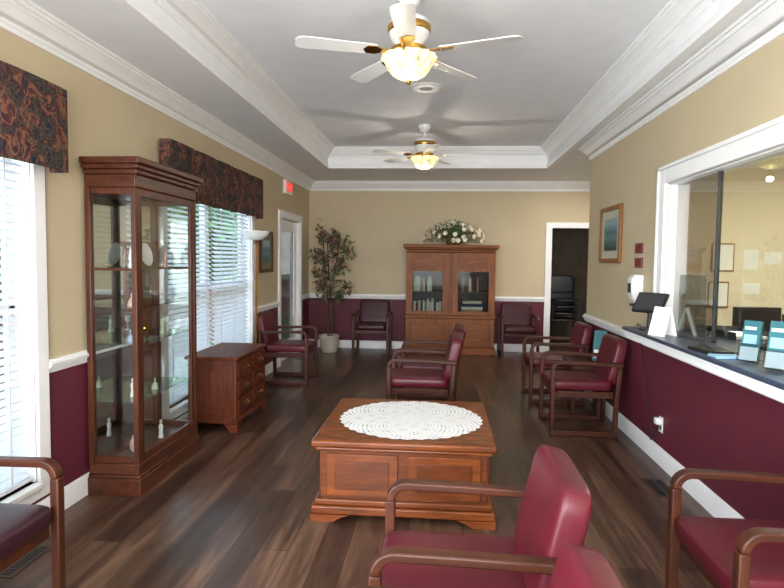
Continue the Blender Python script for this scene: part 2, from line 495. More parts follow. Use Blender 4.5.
base = [(0, 0), (.018, 0), (.018, .1), (.012, .118), (.006, .13), (0, .13)]
rail = [(0, .835), (.012, .835), (.02, .86), (.034, .878), (.034, .893), (.02, .9), (.02, .912), (0, .912)]
mb = MB()
for p in ([(XL, YF), (XL, D1[0] - .1)], [(XL, D1[1] + .1), (XL, YB)]): mb.sweep(base, p)
struct(mb.build('baseboard_left', TRIM), 'white baseboard along the left wall', 'baseboard')
mb = MB()
for p in ([(XL, YB), (DB[0] - .09, YB)], [(DB[1] + .09, YB), (XA, YB)]): mb.sweep(base, p)
struct(mb.build('baseboard_back', TRIM), 'white baseboard along the back wall', 'baseboard')
struct(MB().sweep(base, [(XA, YC), (XR, YC), (XR, YF)]).build('baseboard_right', TRIM), 'white baseboard along the right wall', 'baseboard')
mb = MB()
for a, b in ((YF, W3[0] - .1), (W3[1] + .1, W1[0] - .1), (W1[1] + .1, W2[0] - .1), (W2[1] + .1, D1[0] - .1), (D1[1] + .1, YB)): mb.sweep(rail, [(XL, a), (XL, b)])
struct(mb.build('trim_4', TRIM), 'white chair rail on the left wall', 'chair rail')
mb = MB()
for a, b in ((XL, DB[0] - .09), (DB[1] + .09, XA)): mb.sweep(rail, [(a, YB), (b, YB)])
struct(mb.build('trim_5', TRIM), 'white chair rail on the back wall', 'chair rail')
struct(MB().sweep(rail, [(XA, YC), (XR, YC), (XR, YF)]).build('trim_6', TRIM), 'white chair rail on the right wall', 'chair rail')

# windows on the left wall
def window(n, y0, y1, mull, label):
    mb = MB(); z0, z1 = WZ; w = .095; x = XL
    mb.box(x, x + .022, y0 - w, y0, z0 - w, z1 + w); mb.box(x, x + .022, y1, y1 + w, z0 - w, z1 + w)
    mb.box(x, x + .022, y0, y1, z1, z1 + w); mb.box(x, x + .022, y0, y1, z0 - w, z0 - .025)
    f = struct(mb.build('window_%d' % n, TRIM, bevel=.005), label, 'window')
    MB().box(x - .09, x + .05, y0 + .001, y1 - .001, z0 - .025, z0).build('window_sill', TRIM, f, bevel=.004)
    for ya, yb in ((y0, y0 + .005), (y1 - .005, y1)):
        MB().box(x - .15, x, ya, yb, z0, z1).build('jamb_lining', TRIM, f)
    mb = MB(); xs = x - .12
    mb.box(xs - .02, xs + .02, y0, y0 + .045, z0, z1); mb.box(xs - .02, xs + .02, y1 - .045, y1, z0, z1)
    mb.box(xs - .02, xs + .02, y0, y1, z1 - .045, z1); mb.box(xs - .02, xs + .02, y0, y1, z0, z0 + .06)
    zm = (z0 + z1) / 2
    mb.box(xs - .02, xs + .02, y0, y1, zm - .025, zm + .025)
    if mull: mb.box(xs - .025, xs + .03, (y0 + y1) / 2 - .05, (y0 + y1) / 2 + .05, z0, z1)
    mb.build('window_frame', TRIM, f, bevel=.003)
    MB().box(xs - .003, xs + .003, y0 + .04, y1 - .04, z0 + .05, z1 - .04).build('pane', WGLASS, f)
window(1, W1[0], W1[1], False, 'tall white window at the near left')
window(2, W2[0], W2[1], True, 'wide white double window beyond the glass cabinet')
window(3, W3[0], W3[1], True, 'unseen window added on the left wall to light the foreground')  # invented window, out of view, brightens the foreground

def blind(y0, y1, label, tilt=22):
    t = thing('window_blind', label, 'window blind', (XL - .045, (y0 + y1) / 2, WZ[0]), 0, 'white slatted window blinds')
    h = (y1 - y0) / 2 - .008; H = WZ[1] - WZ[0]
    MB().box(-.03, .03, -h, h, H - .055, H - .002).build('headrail', BLIND, t, bevel=.004)
    mb = MB(); z = .05
    while z < H - .07:
        mb.box(-.025, .025, -h, h, -.0015, .0015, T((0, 0, z)) @ RY(tilt)); z += .043
    mb.build('slats', BLIND, t)
    MB().box(-.024, .024, -h, h, .006, .026).build('bottom_rail', BLIND, t, bevel=.004)
    for yy in ((-h + .15), 0, (h - .15)):
        MB().box(.026, .028, yy - .006, yy + .006, .02, H - .05).build('ladder_tape', BLIND, t)
blind(W1[0] + .004, W1[1] - .004, 'white slatted blind in the near left window before the glass cabinet', 24)
mid = (W2[0] + W2[1]) / 2
blind(W2[0] + .004, mid - .03, 'white slatted blind in the wide window, half behind the glass cabinet', 32)
blind(mid + .03, W2[1] - .004, 'white slatted blind in the wide window, half nearer the floor lamp', 32)

def valance(y0, y1, label, depth):
    t = thing('window_valance', label, 'valance', (XL + .001, (y0 + y1) / 2, 1.96), 0, 'dark floral valances')
    h = (y1 - y0) / 2; n = max(2, round((y1 - y0) / .5))
    pts = []
    step = (2 * h) / n
    for i in range(n):
        a = -h + i * step
        for q in range(11):
            f = q / 10
            pts.append((depth - .012 + .012 * math.sin(PI * f) ** .6, a + .012 + (step - .024) * f))
        if i < n - 1: pts.append((depth - .06, a + step))
    mb = MB(); prev = None
    for k, (xa, ya) in enumerate(pts):
        cur = [mb.bm.verts.new((xa, ya, .45 * q / 4)) for q in range(5)]
        if prev:
            for q in range(4): mb.bm.faces.new([prev[q], cur[q], cur[q + 1], prev[q + 1]])
        prev = cur
    mb.build('pleated_front', FLORAL, t)
    MB().box(.024, depth - .012, -h, -h + .012, 0, .45).build('side_return', FLORAL, t)
    MB().box(.024, depth - .012, h - .012, h, 0, .45).build('side_return', FLORAL, t)
    MB().box(0.024, depth - .07, -h + .012, h - .012, .43, .45).build('mounting_board', TRIM, t)
valance(1.62, 3.16, 'dark floral pleated valance over the near left window', .14)
valance(4.44, 6.86, 'dark floral pleated valance over the wide window beyond the glass cabinet', .12)

# door in left wall
mb = MB()
mb.box(XL, XL + .024, D1[0] - .1, D1[0], 0, D1[2] + .1); mb.box(XL, XL + .024, D1[1], D1[1] + .1, 0, D1[2] + .1)
mb.box(XL, XL + .024, D1[0], D1[1], D1[2], D1[2] + .1)
mb.box(XL - .15, XL, D1[0], D1[0] + .008, 0, D1[2]); mb.box(XL - .15, XL, D1[1] - .008, D1[1], 0, D1[2]); mb.box(XL - .15, XL, D1[0], D1[1], D1[2] - .008, D1[2])
d = struct(mb.build('door_1', TRIM, bevel=.004), 'white door with tall glass in the left wall', 'door')
mb = MB(); x0, x1 = XL - .09, XL - .045
mb.box(x0, x1, D1[0] + .01, D1[0] + .15, .01, D1[2] - .01); mb.box(x0, x1, D1[1] - .15, D1[1] - .01, .01, D1[2] - .01)
mb.box(x0, x1, D1[0] + .15, D1[1] - .15, D1[2] - .17, D1[2] - .01); mb.box(x0, x1, D1[0] + .15, D1[1] - .15, .01, .28)
mb.build('door_leaf', TRIM, d, bevel=.004)
MB().box(XL - .07, XL - .064, D1[0] + .15, D1[1] - .15, .28, D1[2] - .17).build('door_pane', glassmat('frosted door glass', (150, 148, 144), 1, .15), d)
MB().box(x1, x1 + .006, D1[0] + .05, D1[0] + .1, .92, 1.1).tube([(x1 + .006, D1[0] + .075, 1.0), (x1 + .05, D1[0] + .075, 1.0), (x1 + .055, D1[0] + .16, 1.0)], .009).build('door_handle', DBRASS, d)

# doorway in back wall with dim hall and a stack of dark chairs
mb = MB(); w = .09
mb.box(DB[0] - w, DB[0], YB - .022, YB, 0, DB[2] + w); mb.box(DB[1], DB[1] + w, YB - .022, YB, 0, DB[2] + w)
mb.box(DB[0], DB[1], YB - .022, YB, DB[2], DB[2] + w)
mb.box(DB[0], DB[0] + .015, YB, YB + .12, 0, DB[2]); mb.box(DB[1] - .015, DB[1], YB, YB + .12, 0, DB[2])
struct(mb.build('door_2', TRIM, bevel=.004), 'open white-trimmed doorway in the back wall', 'doorway')
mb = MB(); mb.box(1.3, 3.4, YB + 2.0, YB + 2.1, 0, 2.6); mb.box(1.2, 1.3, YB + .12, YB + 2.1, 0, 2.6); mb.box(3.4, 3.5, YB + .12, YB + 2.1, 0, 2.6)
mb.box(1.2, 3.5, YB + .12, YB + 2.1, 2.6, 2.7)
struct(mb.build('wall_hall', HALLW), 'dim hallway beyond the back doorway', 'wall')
def stack_chair(loc, label):
    t = thing('stacking_chair', label, 'chair', loc, 180, 'dark stacking chairs in the hall')
    MB().pillow(.23, .22, .022, T((0, 0, .45)), .5, .3, 24, 10).build('seat', BLACK, t)
    MB().pillow(.225, .02, .16, T((0, -.25, .72)) @ RX(10), .4, .4, 24, 10).build('backrest', BLACK, t)
    for s in (-1, 1):
        MB().tube([(s * .245, .24, 0), (s * .235, .2, .44)], .011, 8).build('leg', DGREY, t)
        MB().tube([(s * .245, -.3, 0), (s * .238, -.23, .45), (s * .238, -.275, .84)], .011, 8).build('leg', DGREY, t)
    return t
st0 = None
ords = ['bottom chair', 'second chair up', 'third chair up', 'top chair']
for i in range(4):
    lab = 'dark stacking chair in the hall, %s of its stack' % ords[i]
    loc = (2.25, YB + 1.1 - .022 * i, .12 * i)
    if st0 is None: st0 = stack_chair(loc, lab)
    else: dup(st0, loc, 180, lab, 'dark stacking chairs in the hall')

# reception window, counter and office
mb = MB(); w = .13; y0, y1, z0, z1 = RW
mb.box(XR - .03, XR, y0 - w, y0, z0, z1 + w); mb.box(XR - .03, XR, y1, y1 + w, z0, z1 + w); mb.box(XR - .03, XR, y0, y1, z1, z1 + w)
mb.box(XR - .042, XR - .03, y0 - w, y0 - w + .03, z0, z1 + w); mb.box(XR - .042, XR - .03, y1 + w - .03, y1 + w, z0, z1 + w); mb.box(XR - .042, XR - .03, y0 - w, y1 + w, z1 + w - .03, z1 + w)
mb.box(XR, XR + .12, y0, y0 + .012, z0, z1); mb.box(XR, XR + .12, y1 - .012, y1, z0, z1); mb.box(XR, XR + .12, y0, y1, z1 - .012, z1)
rw = struct(mb.build('window_4', TRIM, bevel=.005), 'wide white-framed reception window in the right wall', 'window')
MB().box(XR, XR + .12, y0 + .012, y1 - .012, z0 + .0005, z0 + .003).build('window_sill', COUNTER, rw)
MB().box(XR + .06, XR + .066, 3.8, y1 - .012, z0 + .003, z1 - .012).build('pane', RGLASD, rw)
MB().box(XR + .05, XR + .056, y0 + .012, 3.84, z0 + .003, z1 - .012).build('pane', RGLASS, rw)
MB().box(XR + .045, XR + .068, 3.81, 3.825, z0 + .003, z1 - .012).build('pane_edge', DGREY, rw)
ct = thing('reception_counter', 'blue-grey counter ledge with white apron under the reception window', 'counter', (XR, 3.05, 0))
MB().box(-.22, -.045, -1.75, 1.7, .972, 1.0).build('countertop', COUNTER, ct, bevel=.006)
MB().box(-.046, -.001, -1.5, 1.4, .972, 1.0).build('countertop_return', COUNTER, ct)
MB().box(-.205, -.046, -1.735, 1.685, .917, .972).box(-.213, -.205, -1.74, 1.69, .955, .972).build('apron', TRIM, ct, bevel=.003)
oc = thing('office_counter', 'blue-grey worktop on the office side of the reception glass', 'counter', (XR + .121, 3.05, 0))
MB().box(0, .5, -1.9, 1.9, .965, 1.0).build('worktop', COUNTER, oc, bevel=.004)
MB().box(.42, .48, -1.85, 1.85, 0, .965).build('support_panel', CU_Y, oc)
mb = MB()
mb.box(XR + .12, 4.4, YC - .7, YC - .6, 0, 2.7); mb.box(4.4, 4.5, .2, YC - .6, 0, 2.7); mb.box(XR + .12, 4.5, .2, .3, 0, 2.7); mb.box(XR + .12, 4.5, .2, YC - .6, 2.55, 2.65)
struct(mb.build('wall_office', OFFW), 'cream walls of the reception office', 'wall')
YO = YC - .7
for i, (x, z, w_, h_, lab) in enumerate(((2.79, 1.42, .22, .28, 'upper framed notice on the office wall behind glass'), (2.76, 1.06, .2, .26, 'lower framed notice on the office wall behind glass'))):
    t = thing('wall_notice', lab, 'notice', (x, YO, z))
    MB().box(-w_ / 2, w_ / 2, -.016, -.001, 0, h_).build('frame', GOLD, t, bevel=.004)
    MB().box(-w_ / 2 + .015, w_ / 2 - .015, -.019, -.0165, .015, h_ - .015).build('sheet', PAPER, t)
for i, (x, z, w_, h_, lab) in enumerate(((2.5, 1.5, .12, .16, 'upper small white sheet pinned left on the office wall'), (2.53, 1.22, .16, .2, 'lower small white sheet pinned left on the office wall'),
        (3.06, 1.44, .14, .2, 'tall white sheet pinned right of the framed notices'), (3.27, 1.5, .16, .12, 'wide white sheet pinned furthest right on the office wall'), (3.08, 1.2, .15, .11, 'small white sheet pinned low, right of the framed notices'))):
    tag(MB().box(-w_ / 2, w_ / 2, -.004, -.001, 0, h_).build('pinned_sheet', PAPER, loc=(x, YO, z)), lab, 'paper', 'sheets pinned in the office')
t = thing('desk_phone', 'black desk phone on the counter inside the reception glass', 'phone', (2.0, 3.55, 1.001), 30)
MB().prism([(-.1, 0), (.1, 0), (.1, .07), (.06, .08), (-.1, .02)], 'y', -.09, .09).build('base', BLACK, t, bevel=.006)
MB().pillow(.09, .024, .018, T((.0, -.062, .078)) @ RY(-18), .5, .5).build('handset', BLACK, t)
mb = MB()
for i in range(3):
    for j in range(4): mb.box(-.03 + j * .026, -.014 + j * .026, -.01 + i * .026, .008 + i * .026, .002, .008, T((-.03, .0, .045)) @ RY(-18))
mb.build('keypad', DGREY, t)
t = thing('paper_tray', 'charcoal paper tray on the office worktop behind the glass', 'paper tray', (2.02, 4.15, 1.001), 8)
MB().box(-.12, .12, -.16, .16, 0, .004).box(-.12, -.116, -.16, .16, 0, .05).box(.116, .12, -.16, .16, 0, .05).box(-.12, .12, .156, .16, 0, .06).build('tray', DGREY, t)
MB().box(-.105, .105, -.15, .15, .005, .025).build('paper', PAPER, t)
t = thing('office_desk', 'brown desk in the office behind the reception glass', 'desk', (2.95, 5.5, 0), 0)
MB().box(-.6, .6, -.35, .35, .7, .74).build('desktop', CU_Y, t, bevel=.004)
for s in (-1, 1): MB().box(s * .55 - .03, s * .55 + .03, -.33, .33, 0, .7).build('side_panel', CU_Z, t)
t = thing('computer_monitor', 'black computer monitor in the office behind the reception glass', 'monitor', (2.78, 5.4, .741), 0)
MB().box(-.2, .2, -.02, .01, .12, .38).build('screen', BLACK, t, bevel=.006)
MB().lathe([(.11, 0), (.11, .015), (.03, .025), (.025, .15)], 20, T((0, .03, 0))).build('stand', BLACK, t)
t = thing('desk_printer', 'charcoal desktop printer on the office desk beside the monitor', 'printer', (3.24, 5.5, .741), 0)
MB().box(-.17, .17, -.18, .18, 0, .2).build('body', DGREY, t, bevel=.015)
MB().box(-.14, .14, -.184, -.1795, .06, .11).build('paper_slot', BLACK, t)
MB().box(-.1, .1, .05, .17, .2005, .3, T((0, .0, 0))).build('paper_feed', DGREY, t, bevel=.004)

# wall things on the right wall
t = thing('wall_dispenser', 'white hand sanitizer dispenser on the right wall beside the reception window', 'dispenser', (XR, 5.0, 1.16))
MB().prism([(-.001, 0), (-.06, 0), (-.095, .06), (-.1, .2), (-.07, .24), (-.001, .24)], 'y', -.06, .06).build('housing', WPLAS, t, bevel=.012)
MB().box(-.103, -.096, -.035, .035, .09, .17).build('window', DGREY, t, bevel=.004)
MB().box(-.085, -.03, -.03, .03, -.02, 0).build('nozzle', DGREY, t)
t = thing('framed_picture', 'gold-brown framed landscape print on the right wall', 'picture', (XR, 5.9, 1.49))
mb = MB(); w = .045
mb.box(-.03, -.001, -.34, -.34 + w, 0, .55); mb.box(-.03, -.001, .34 - w, .34, 0, .55); mb.box(-.03, -.001, -.34 + w, .34 - w, 0, w); mb.box(-.03, -.001, -.34 + w, .34 - w, .55 - w, .55)
mb.build('frame', GOLD, t, bevel=.008)
MB().box(-.012, -.002, -.295, .295, w, .55 - w).build('mat', MATB, t)
MB().box(-.0145, -.0125, -.21, .21, .12, .43).build('print', ART, t)
MB().box(-.022, -.02, -.295, .295, w, .55 - w).build('pane', glassmat('picture glass', (245, 246, 245), .1), t)
for z, lab in ((1.575, 'upper of two small dark red plaques beside the reception window'), (1.455, 'lower of two small dark red plaques beside the reception window')):
    t = thing('wall_plaque', lab, 'plaque', (XR, 5.08, z), 0, 'small plaques on the right wall')
    MB().box(-.012, -.001, -.09, .09, 0, .085).build('plate', PLAQ, t, bevel=.003)
    mb = MB().box(-.0135, -.0122, -.08, .08, .008, .011).box(-.0135, -.0122, -.08, .08, .074, .077)
    mb.box(-.0135, -.0122, -.08, -.077, .011, .074).box(-.0135, -.0122, .077, .08, .011, .074).build('border', PLAQB, t)
t = thing('wall_outlet', 'white electrical outlet low on the right wall with plugged-in adapter', 'outlet', (XR, 4.46, .3))
MB().box(-.006, -.001, -.036, .036, -.058, .058).build('plate', WPLAS, t, bevel=.002)
MB().box(-.05, -.007, -.026, .026, .004, .05).build('adapter', WPLAS, t, bevel=.006)
MB().box(-.009, -.0062, -.014, .014, -.04, -.012).build('socket', DGREY, t)
tag(MB().tube([(XR - .03, 4.46, .302), (XR - .045, 4.47, .2), (XR - .06, 4.5, .17), (XR - .05, 4.55, .3), (XR - .05, 4.66, .6), (XR - .06, 4.76, .82), (XR - .1, 4.79, .98), (XR - .11, 4.73, 1.02), (XR - .11, 4.66, 1.008)], .004, 6).build('power_cord', BLACK),
    'thin black cord from the counter down to the low outlet', 'cord')

# counter things
t = thing('tablet_stand', 'black sign-in tablet on a slanted stand at the counter end', 'tablet', (1.56, 4.5, 1.001), -52)
MB().lathe([(.075, 0), (.075, .012), (.02, .02), (.016, .1), (.016, .13)], 20).build('stand', BLACK, t)
MB().box(-.12, .12, -.012, .012, -.085, .085, T((0, -.0, .2)) @ RX(-35)).build('case', BLACK, t, bevel=.006)
MB().box(-.105, .105, -.0145, -.0125, -.07, .07, T((0, 0, .2)) @ RX(-35)).build('screen', DGREY, t)
t = thing('tent_card', 'white folded tent card on the counter beside the tablet', 'sign', (1.53, 4.16, 1.001), -62)
MB().prism([(-.06, 0), (-.056, 0), (.0, .19), (-.002, .195)], 'x', -.07, .07).build('front_leaf', PAPER, t)
MB().prism([(.06, 0), (.056, 0), (.0025, .19), (.003, .195)], 'x', -.07, .07).build('rear_leaf', PAPER, t)
t = thing('pen_tray', 'flat black pen tray with pen in the middle of the counter', 'tray', (1.54, 3.46, 1.001), 10)
MB().box(-.07, .07, -.11, .11, 0, .016).build('tray', BLACK, t, bevel=.004)
MB().tube([(-.02, -.07, .022), (.02, .07, .022)], .006).build('pen', DGREY, t)
def brochure(x, y, rz, lab, h=.19, card=TEAL):
    t = thing('brochure_holder', lab, 'brochure holder', (x, y, 1.004), rz, 'brochure holders on the counter')
    m = RX(-14)
    MB().box(-.047, .047, .0, .004, 0, h - .03, m).box(-.047, .047, -.035, .0, .0, .004, m).box(-.047, .047, -.038, -.035, 0, .09, m).box(-.04, .04, .002, .07, -.002, .002).build('stand', ACRYL, t)
    c = MB().box(-.042, .042, -.02, -.004, .006, h, m).build('leaflets', card, t)
    MB().box(-.042, .042, -.0215, -.0202, .008, h * .36, m).build('printed_panel', PAPER, c)
    MB().box(-.033, .02, -.0215, -.0202, h * .78, h * .85, m).build('printed_heading', PAPER, c)
    MB().box(-.033, .028, -.0215, -.0202, h * .44, h * .66, m).build('printed_photo', BLUEP, c)
brochure(1.56, 3.08, -50, 'acrylic stand of teal leaflets on the counter, further from the viewer', .21)
brochure(1.57, 2.86, -48, 'acrylic stand of teal leaflets on the counter at the photo edge', .23)
tag(MB().box(-.07, .07, -.05, .05, 0, .012).build('leaflet_stack', BLUEP, None, .002, loc=(1.52, 3.24, 1.001)), 'low stack of pale blue leaflets lying on the counter', 'leaflets')
t = thing('counter_shield', 'clear acrylic shield standing on the counter beside the tent card', 'shield', (1.61, 3.9, 1.001))
MB().box(-.003, .003, -.2, .2, .006, .42).build('panel', ACRYL, t)
for s in (-1, 1): MB().box(-.02, .035, s * .16 - .02, s * .16 + .02, 0, .006).build('foot', ACRYL, t)

# floor vents
for i, (x, y, lab) in enumerate(((1.49, 3.98, 'brown metal floor vent by the right baseboard'), (-2.03, 2.66, 'brown metal floor vent under the near left window'))):
    t = thing('floor_vent', lab, 'floor vent', (x, y, 0), 0, 'floor vents')
    MB().box(-.07, .07, -.16, .16, 0, .006).build('plate', VENTM, t, bevel=.002)
    mb = MB()
    for k in range(14):
        for s in (-1, 1): mb.box(s * .03 - .022, s * .03 + .022, -.14 + k * .02, -.13 + k * .02, .0062, .0085)
    mb.build('louvers', BLACK, t)

# ------------------------------------------------------------------ ceiling things
def fan(loc, label, rot):
    t = thing('ceiling_fan', label, 'ceiling fan', loc, 0, 'ceiling fans')
    MB().lathe([(.075, -.002), (.075, -.03), (.05, -.075), (.022, -.09)], 28).build('canopy', WENAM, t)
    MB().lathe([(.016, -.088), (.016, -.145)], 14).build('downrod', WENAM, t)
    MB().lathe([(.03, -.142), (.075, -.148), (.108, -.168), (.118, -.19), (.118, -.24), (.105, -.275), (.085, -.298), (.08, -.315)], 32).build('motor_housing', WENAM, t)
    MB().lathe([(.121, -.195), (.126, -.202), (.126, -.23), (.121, -.237)], 32).build('brass_band', BRASS, t)
    MB().lathe([(.085, -.316), (.105, -.326), (.1, -.345), (.07, -.355), (.075, -.365), (.05, -.37)], 28).build('light_fitter', BRASS, t)
    for k in range(5):
        m = RZ(rot + 72 * k) @ T((0, 0, -.345)) @ RX(9)
        pts = [(.2, -.05), (.6, -.063), (.64, -.054), (.655, -.028), (.655, .028), (.64, .054), (.6, .063), (.2, .05), (.185, .03), (.185, -.03)]
        b = MB().prism(pts, 'z', -.003, .003, m).build('blade', WENAM, t)
        MB().prism([(.095, -.022), (.16, -.018), (.2, -.042), (.25, -.038), (.27, 0), (.25, .038), (.2, .042), (.16, .018), (.095, .022)], 'z', -.0085, -.0035, m).build('blade_iron', BRASS, b)
    mb = MB()
    mb.lathe([(.05, -.358), (.1, -.36), (.138, -.364), (.157, -.372), (.16, -.38), (.145, -.395), (.131, -.418), (.121, -.442), (.1, -.47), (.066, -.492), (.028, -.505), (.004, -.507)], 96, lobes=16, amp=.04)
    mb.build('light_bowl', ALAB, t)
    for k in range(3):
        a = 2 * PI * k / 3 + .4
        MB().tube([(.06 * math.cos(a), .06 * math.sin(a), -.35), (.13 * math.cos(a), .13 * math.sin(a), -.35), (.168 * math.cos(a), .168 * math.sin(a), -.363), (.174 * math.cos(a), .174 * math.sin(a), -.39)], .006).build('bowl_arm', BRASS, t)
    MB().lathe([(.004, -.505), (.016, -.51), (.012, -.523), (.004, -.533)], 14).build('finial', BRASS, t)
    MB().tube([(.06, -.03, -.352), (.061, -.12, -.352), (.061, -.185, -.38), (.061, -.187, -.59)], .0018, 5).build('pull_chain', BRASS, t)
    return t
fan((-.2, 3.5, ZC), 'white and brass ceiling fan with lit bowl nearest the viewer', -18)
fan((-.2, 6.9, ZC), 'white and brass ceiling fan with lit bowl further back', -6)
t = thing('ceiling_speaker', 'round white flush ceiling speaker between the two fans', 'speaker', (-.15, 5.4, ZC))
MB().lathe([(.15, -.001), (.15, -.008), (.135, -.016), (.125, -.016)], 36).build('ring', WENAM, t)
MB().lathe([(.124, -.006), (.1, -.013), (.05, -.017), (.001, -.018)], 36).build('grille', plain('grey grille', (150, 148, 144), .6), t)
t = thing('exit_sign', 'lit red exit sign on the left wall above the white door', 'exit sign', (XL, 8.3, 2.4))
MB().box(.001, .05, -.17, .17, 0, .2).build('housing', WPLAS, t, bevel=.006)
text_mesh('EXIT', .17, REDS, t, T((.053, 0, .1)) @ RZ(90) @ RX(90))

# ------------------------------------------------------------------ chairs
def make_chair(label, vinyl, loc, rz):
    t = thing('armchair', label, 'armchair', loc, rz, 'burgundy waiting room armchairs')
    arc = [(.275 - .06 + .06 * math.cos(a), .575 + .06 * math.sin(a)) for a in [R(15 * k) for k in range(7)]]
    for s in (-1, 1):
        y0, y1 = sorted((s * .249, s * .293))
        MB().strip([(.275, .05), (.275, .575)], .038, 'y', y0, y1).build('leg', CHAIRZ, t, bevel=.006)
        MB().strip([(-.255, .05), (-.262, .3), (-.285, .605)], .038, 'y', y0, y1).build('leg', CHAIRZ, t, bevel=.006)
        MB().strip(arc + [(.0, .632), (-.31, .622)], .031, 'y', s * .271 - .026, s * .271 + .026).build('arm', CHAIRW, t, bevel=.007, segs=3)
        MB().box(-.274, .294, y0, y1, 0, .05).build('runner', CHAIRW, t, bevel=.008)
    MB().box(.225, .255, -.249, .249, .325, .382).box(-.24, -.21, -.249, .249, .325, .382).box(-.21, .225, -.249, -.222, .325, .382).box(-.21, .225, .222, .249, .325, .382).build('seat_frame', CHAIRW, t, bevel=.004)
    MB().pillow(.27, .246, .05, T((.025, 0, .431)), .35, .2).build('seat', vinyl, t)
    MB().pillow(.055, .247, .205, T((-.275, 0, .635)) @ RY(-13), .3, .3).build('backrest', vinyl, t)
    return t
c0 = make_chair('burgundy armchair in the centre foreground just before the coffee table', VINYL, (.1, 1.95, 0), 180)
G = 'burgundy waiting room armchairs'
for loc, rz, lab in (
    ((.035, 1.19, 0), 180, 'burgundy armchair at the bottom edge, nearest the viewer in the centre'),
    ((-.15, 5.3, 0), 180, 'burgundy armchair right behind the coffee table, nearer of the middle pair'),
    ((-.1, 5.94, 0), 180, 'burgundy armchair of the middle pair further from the coffee table'),
    ((1.26, 5.38, 0), 180, 'burgundy armchair on the right wall just past the reception counter'),
    ((1.25, 6.5, 0), 180, 'burgundy armchair at the far end of the right wall, below the picture'),
    ((1.26, 2.2, 0), 180, 'burgundy armchair under the reception counter in the right foreground'),
    ((-1.82, 7.03, 0), 0, 'burgundy armchair on the left wall between floor lamp and white door')):
    dup(c0, loc, rz, lab, G)
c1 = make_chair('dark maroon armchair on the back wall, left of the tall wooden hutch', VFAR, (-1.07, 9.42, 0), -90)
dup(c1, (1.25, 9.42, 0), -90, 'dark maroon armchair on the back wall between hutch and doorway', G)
make_chair('burgundy armchair, shade painted into its vinyl, below the near left window', VDARK, (-1.855, 2.02, 0), 0)

# ------------------------------------------------------------------ coffee table
def feet(t, hx, hy, pr, th, mat):
    pr2 = [(max(a, th + .0005), b) for a, b in pr]
    for sx in (-1, 1):
        for sy in (-1, 1):
            m = T((sx * hx, sy * hy, 0)) @ Matrix.Diagonal((-sx, -sy, 1, 1))
            MB().prism(pr, 'y', 0, th, m).prism(pr2, 'x', .0003, th, m).build('foot', mat, t)
t = thing('coffee_table', 'large square chestnut wood coffee table with panelled sides', 'coffee table', (-.19, 3.765, 0))
MB().box(-.505, .505, -.505, .505, .405, .43).box(-.525, .525, -.525, .525, .43, .47).build('tabletop', TB_X, t, bevel=.012, segs=3)
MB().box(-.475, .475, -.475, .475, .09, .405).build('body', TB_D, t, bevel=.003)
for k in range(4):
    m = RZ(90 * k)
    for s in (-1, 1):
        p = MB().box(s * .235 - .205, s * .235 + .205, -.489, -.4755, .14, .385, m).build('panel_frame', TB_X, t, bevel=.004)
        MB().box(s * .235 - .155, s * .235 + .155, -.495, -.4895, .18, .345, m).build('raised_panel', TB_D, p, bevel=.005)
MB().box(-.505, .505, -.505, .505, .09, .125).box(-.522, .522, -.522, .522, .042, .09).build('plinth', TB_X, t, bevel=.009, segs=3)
feet(t, .524, .524, [(0, 0), (.13, 0), (.16, .02), (.2, .035), (.22, .042), (0, .042)], .03, TB_X)
mb = MB(); n = 144
c = mb.bm.verts.new((0, 0, .0)); rings = []
for r_ in (.06, .12, .18, .24, .3, .36, .42, 1):
    ring = []
    for k in range(n):
        a = 2 * PI * k / n
        rr = r_ if r_ < 1 else .447 + .016 * abs(math.cos(a * 18))
        ring.append(mb.bm.verts.new((rr * math.cos(a), rr * math.sin(a), .001 * math.cos(a * 9) if r_ == 1 else 0)))
    rings.append(ring)
for k in range(n): mb.bm.faces.new([c, rings[0][k], rings[0][(k + 1) % n]])
for A, B in zip(rings, rings[1:]):
    for k in range(n): mb.bm.faces.new([A[k], B[k], B[(k + 1) % n], A[(k + 1) % n]])
tag(mb.build('lace_doily', LACE, loc=(-.17, 3.77, .4725)), 'round white crochet lace doily spread on the coffee table', 'doily')

# ------------------------------------------------------------------ curio cabinet (front towards +x)
CX, CY = -2.015, 3.915
t = thing('curio_cabinet', 'tall brown glass display cabinet against the left wall between windows', 'display cabinet', (CX, CY, 0))
hd, hw = .165, .445
MB().box(-hd - .003, hd + .014, -hw - .014, hw + .014, 0, .11).box(-hd, hd + .007, -hw - .007, hw + .007, .11, .13).box(-hd, hd, -hw, hw, .13, .2).build('base', CU_Y, t, bevel=.006)
MB().box(-hd, hd, -hw, hw, 1.92, 2.0).box(-hd - .002, hd + .014, -hw - .014, hw + .014, 2.0, 2.03).box(-hd - .004, hd + .026, -hw - .028, hw + .028, 2.03, 2.06).box(-hd - .006, hd + .042, -hw - .04, hw + .04, 2.06, 2.1).build('cornice', CU_Y, t, bevel=.009, segs=3)
for sx in (-1, 1):
    for sy in (-1, 1):
        x0, x1 = sorted((sx * hd, sx * (hd - .036))); y0, y1 = sorted((sy * hw, sy * (hw - .042)))
        MB().box(x0, x1, y0, y1, .2, 1.92).build('post', CU_Z, t, bevel=.006)
for s in (-1, 1):
    y0, y1 = sorted((s * (hw - .01), s * (hw - .03)))
    pn = MB().box(-hd + .036, hd - .036, s * (hw - .02) - .002, s * (hw - .02) + .002, .2, 1.92).build('side_pane', GLASS, t)
    for za, zb in ((.2, .24), (1.88, 1.92), (1.41, 1.425)):
        MB().box(-hd + .036, hd - .036, y0, y1, za, zb).build('side_rail', CU_Y, pn, bevel=.003)
dy = hw - .043
mb = MB().box(hd - .03, hd - .005, -dy, -dy + .04, .202, 1.918).box(hd - .03, hd - .005, dy - .04, dy, .202, 1.918)
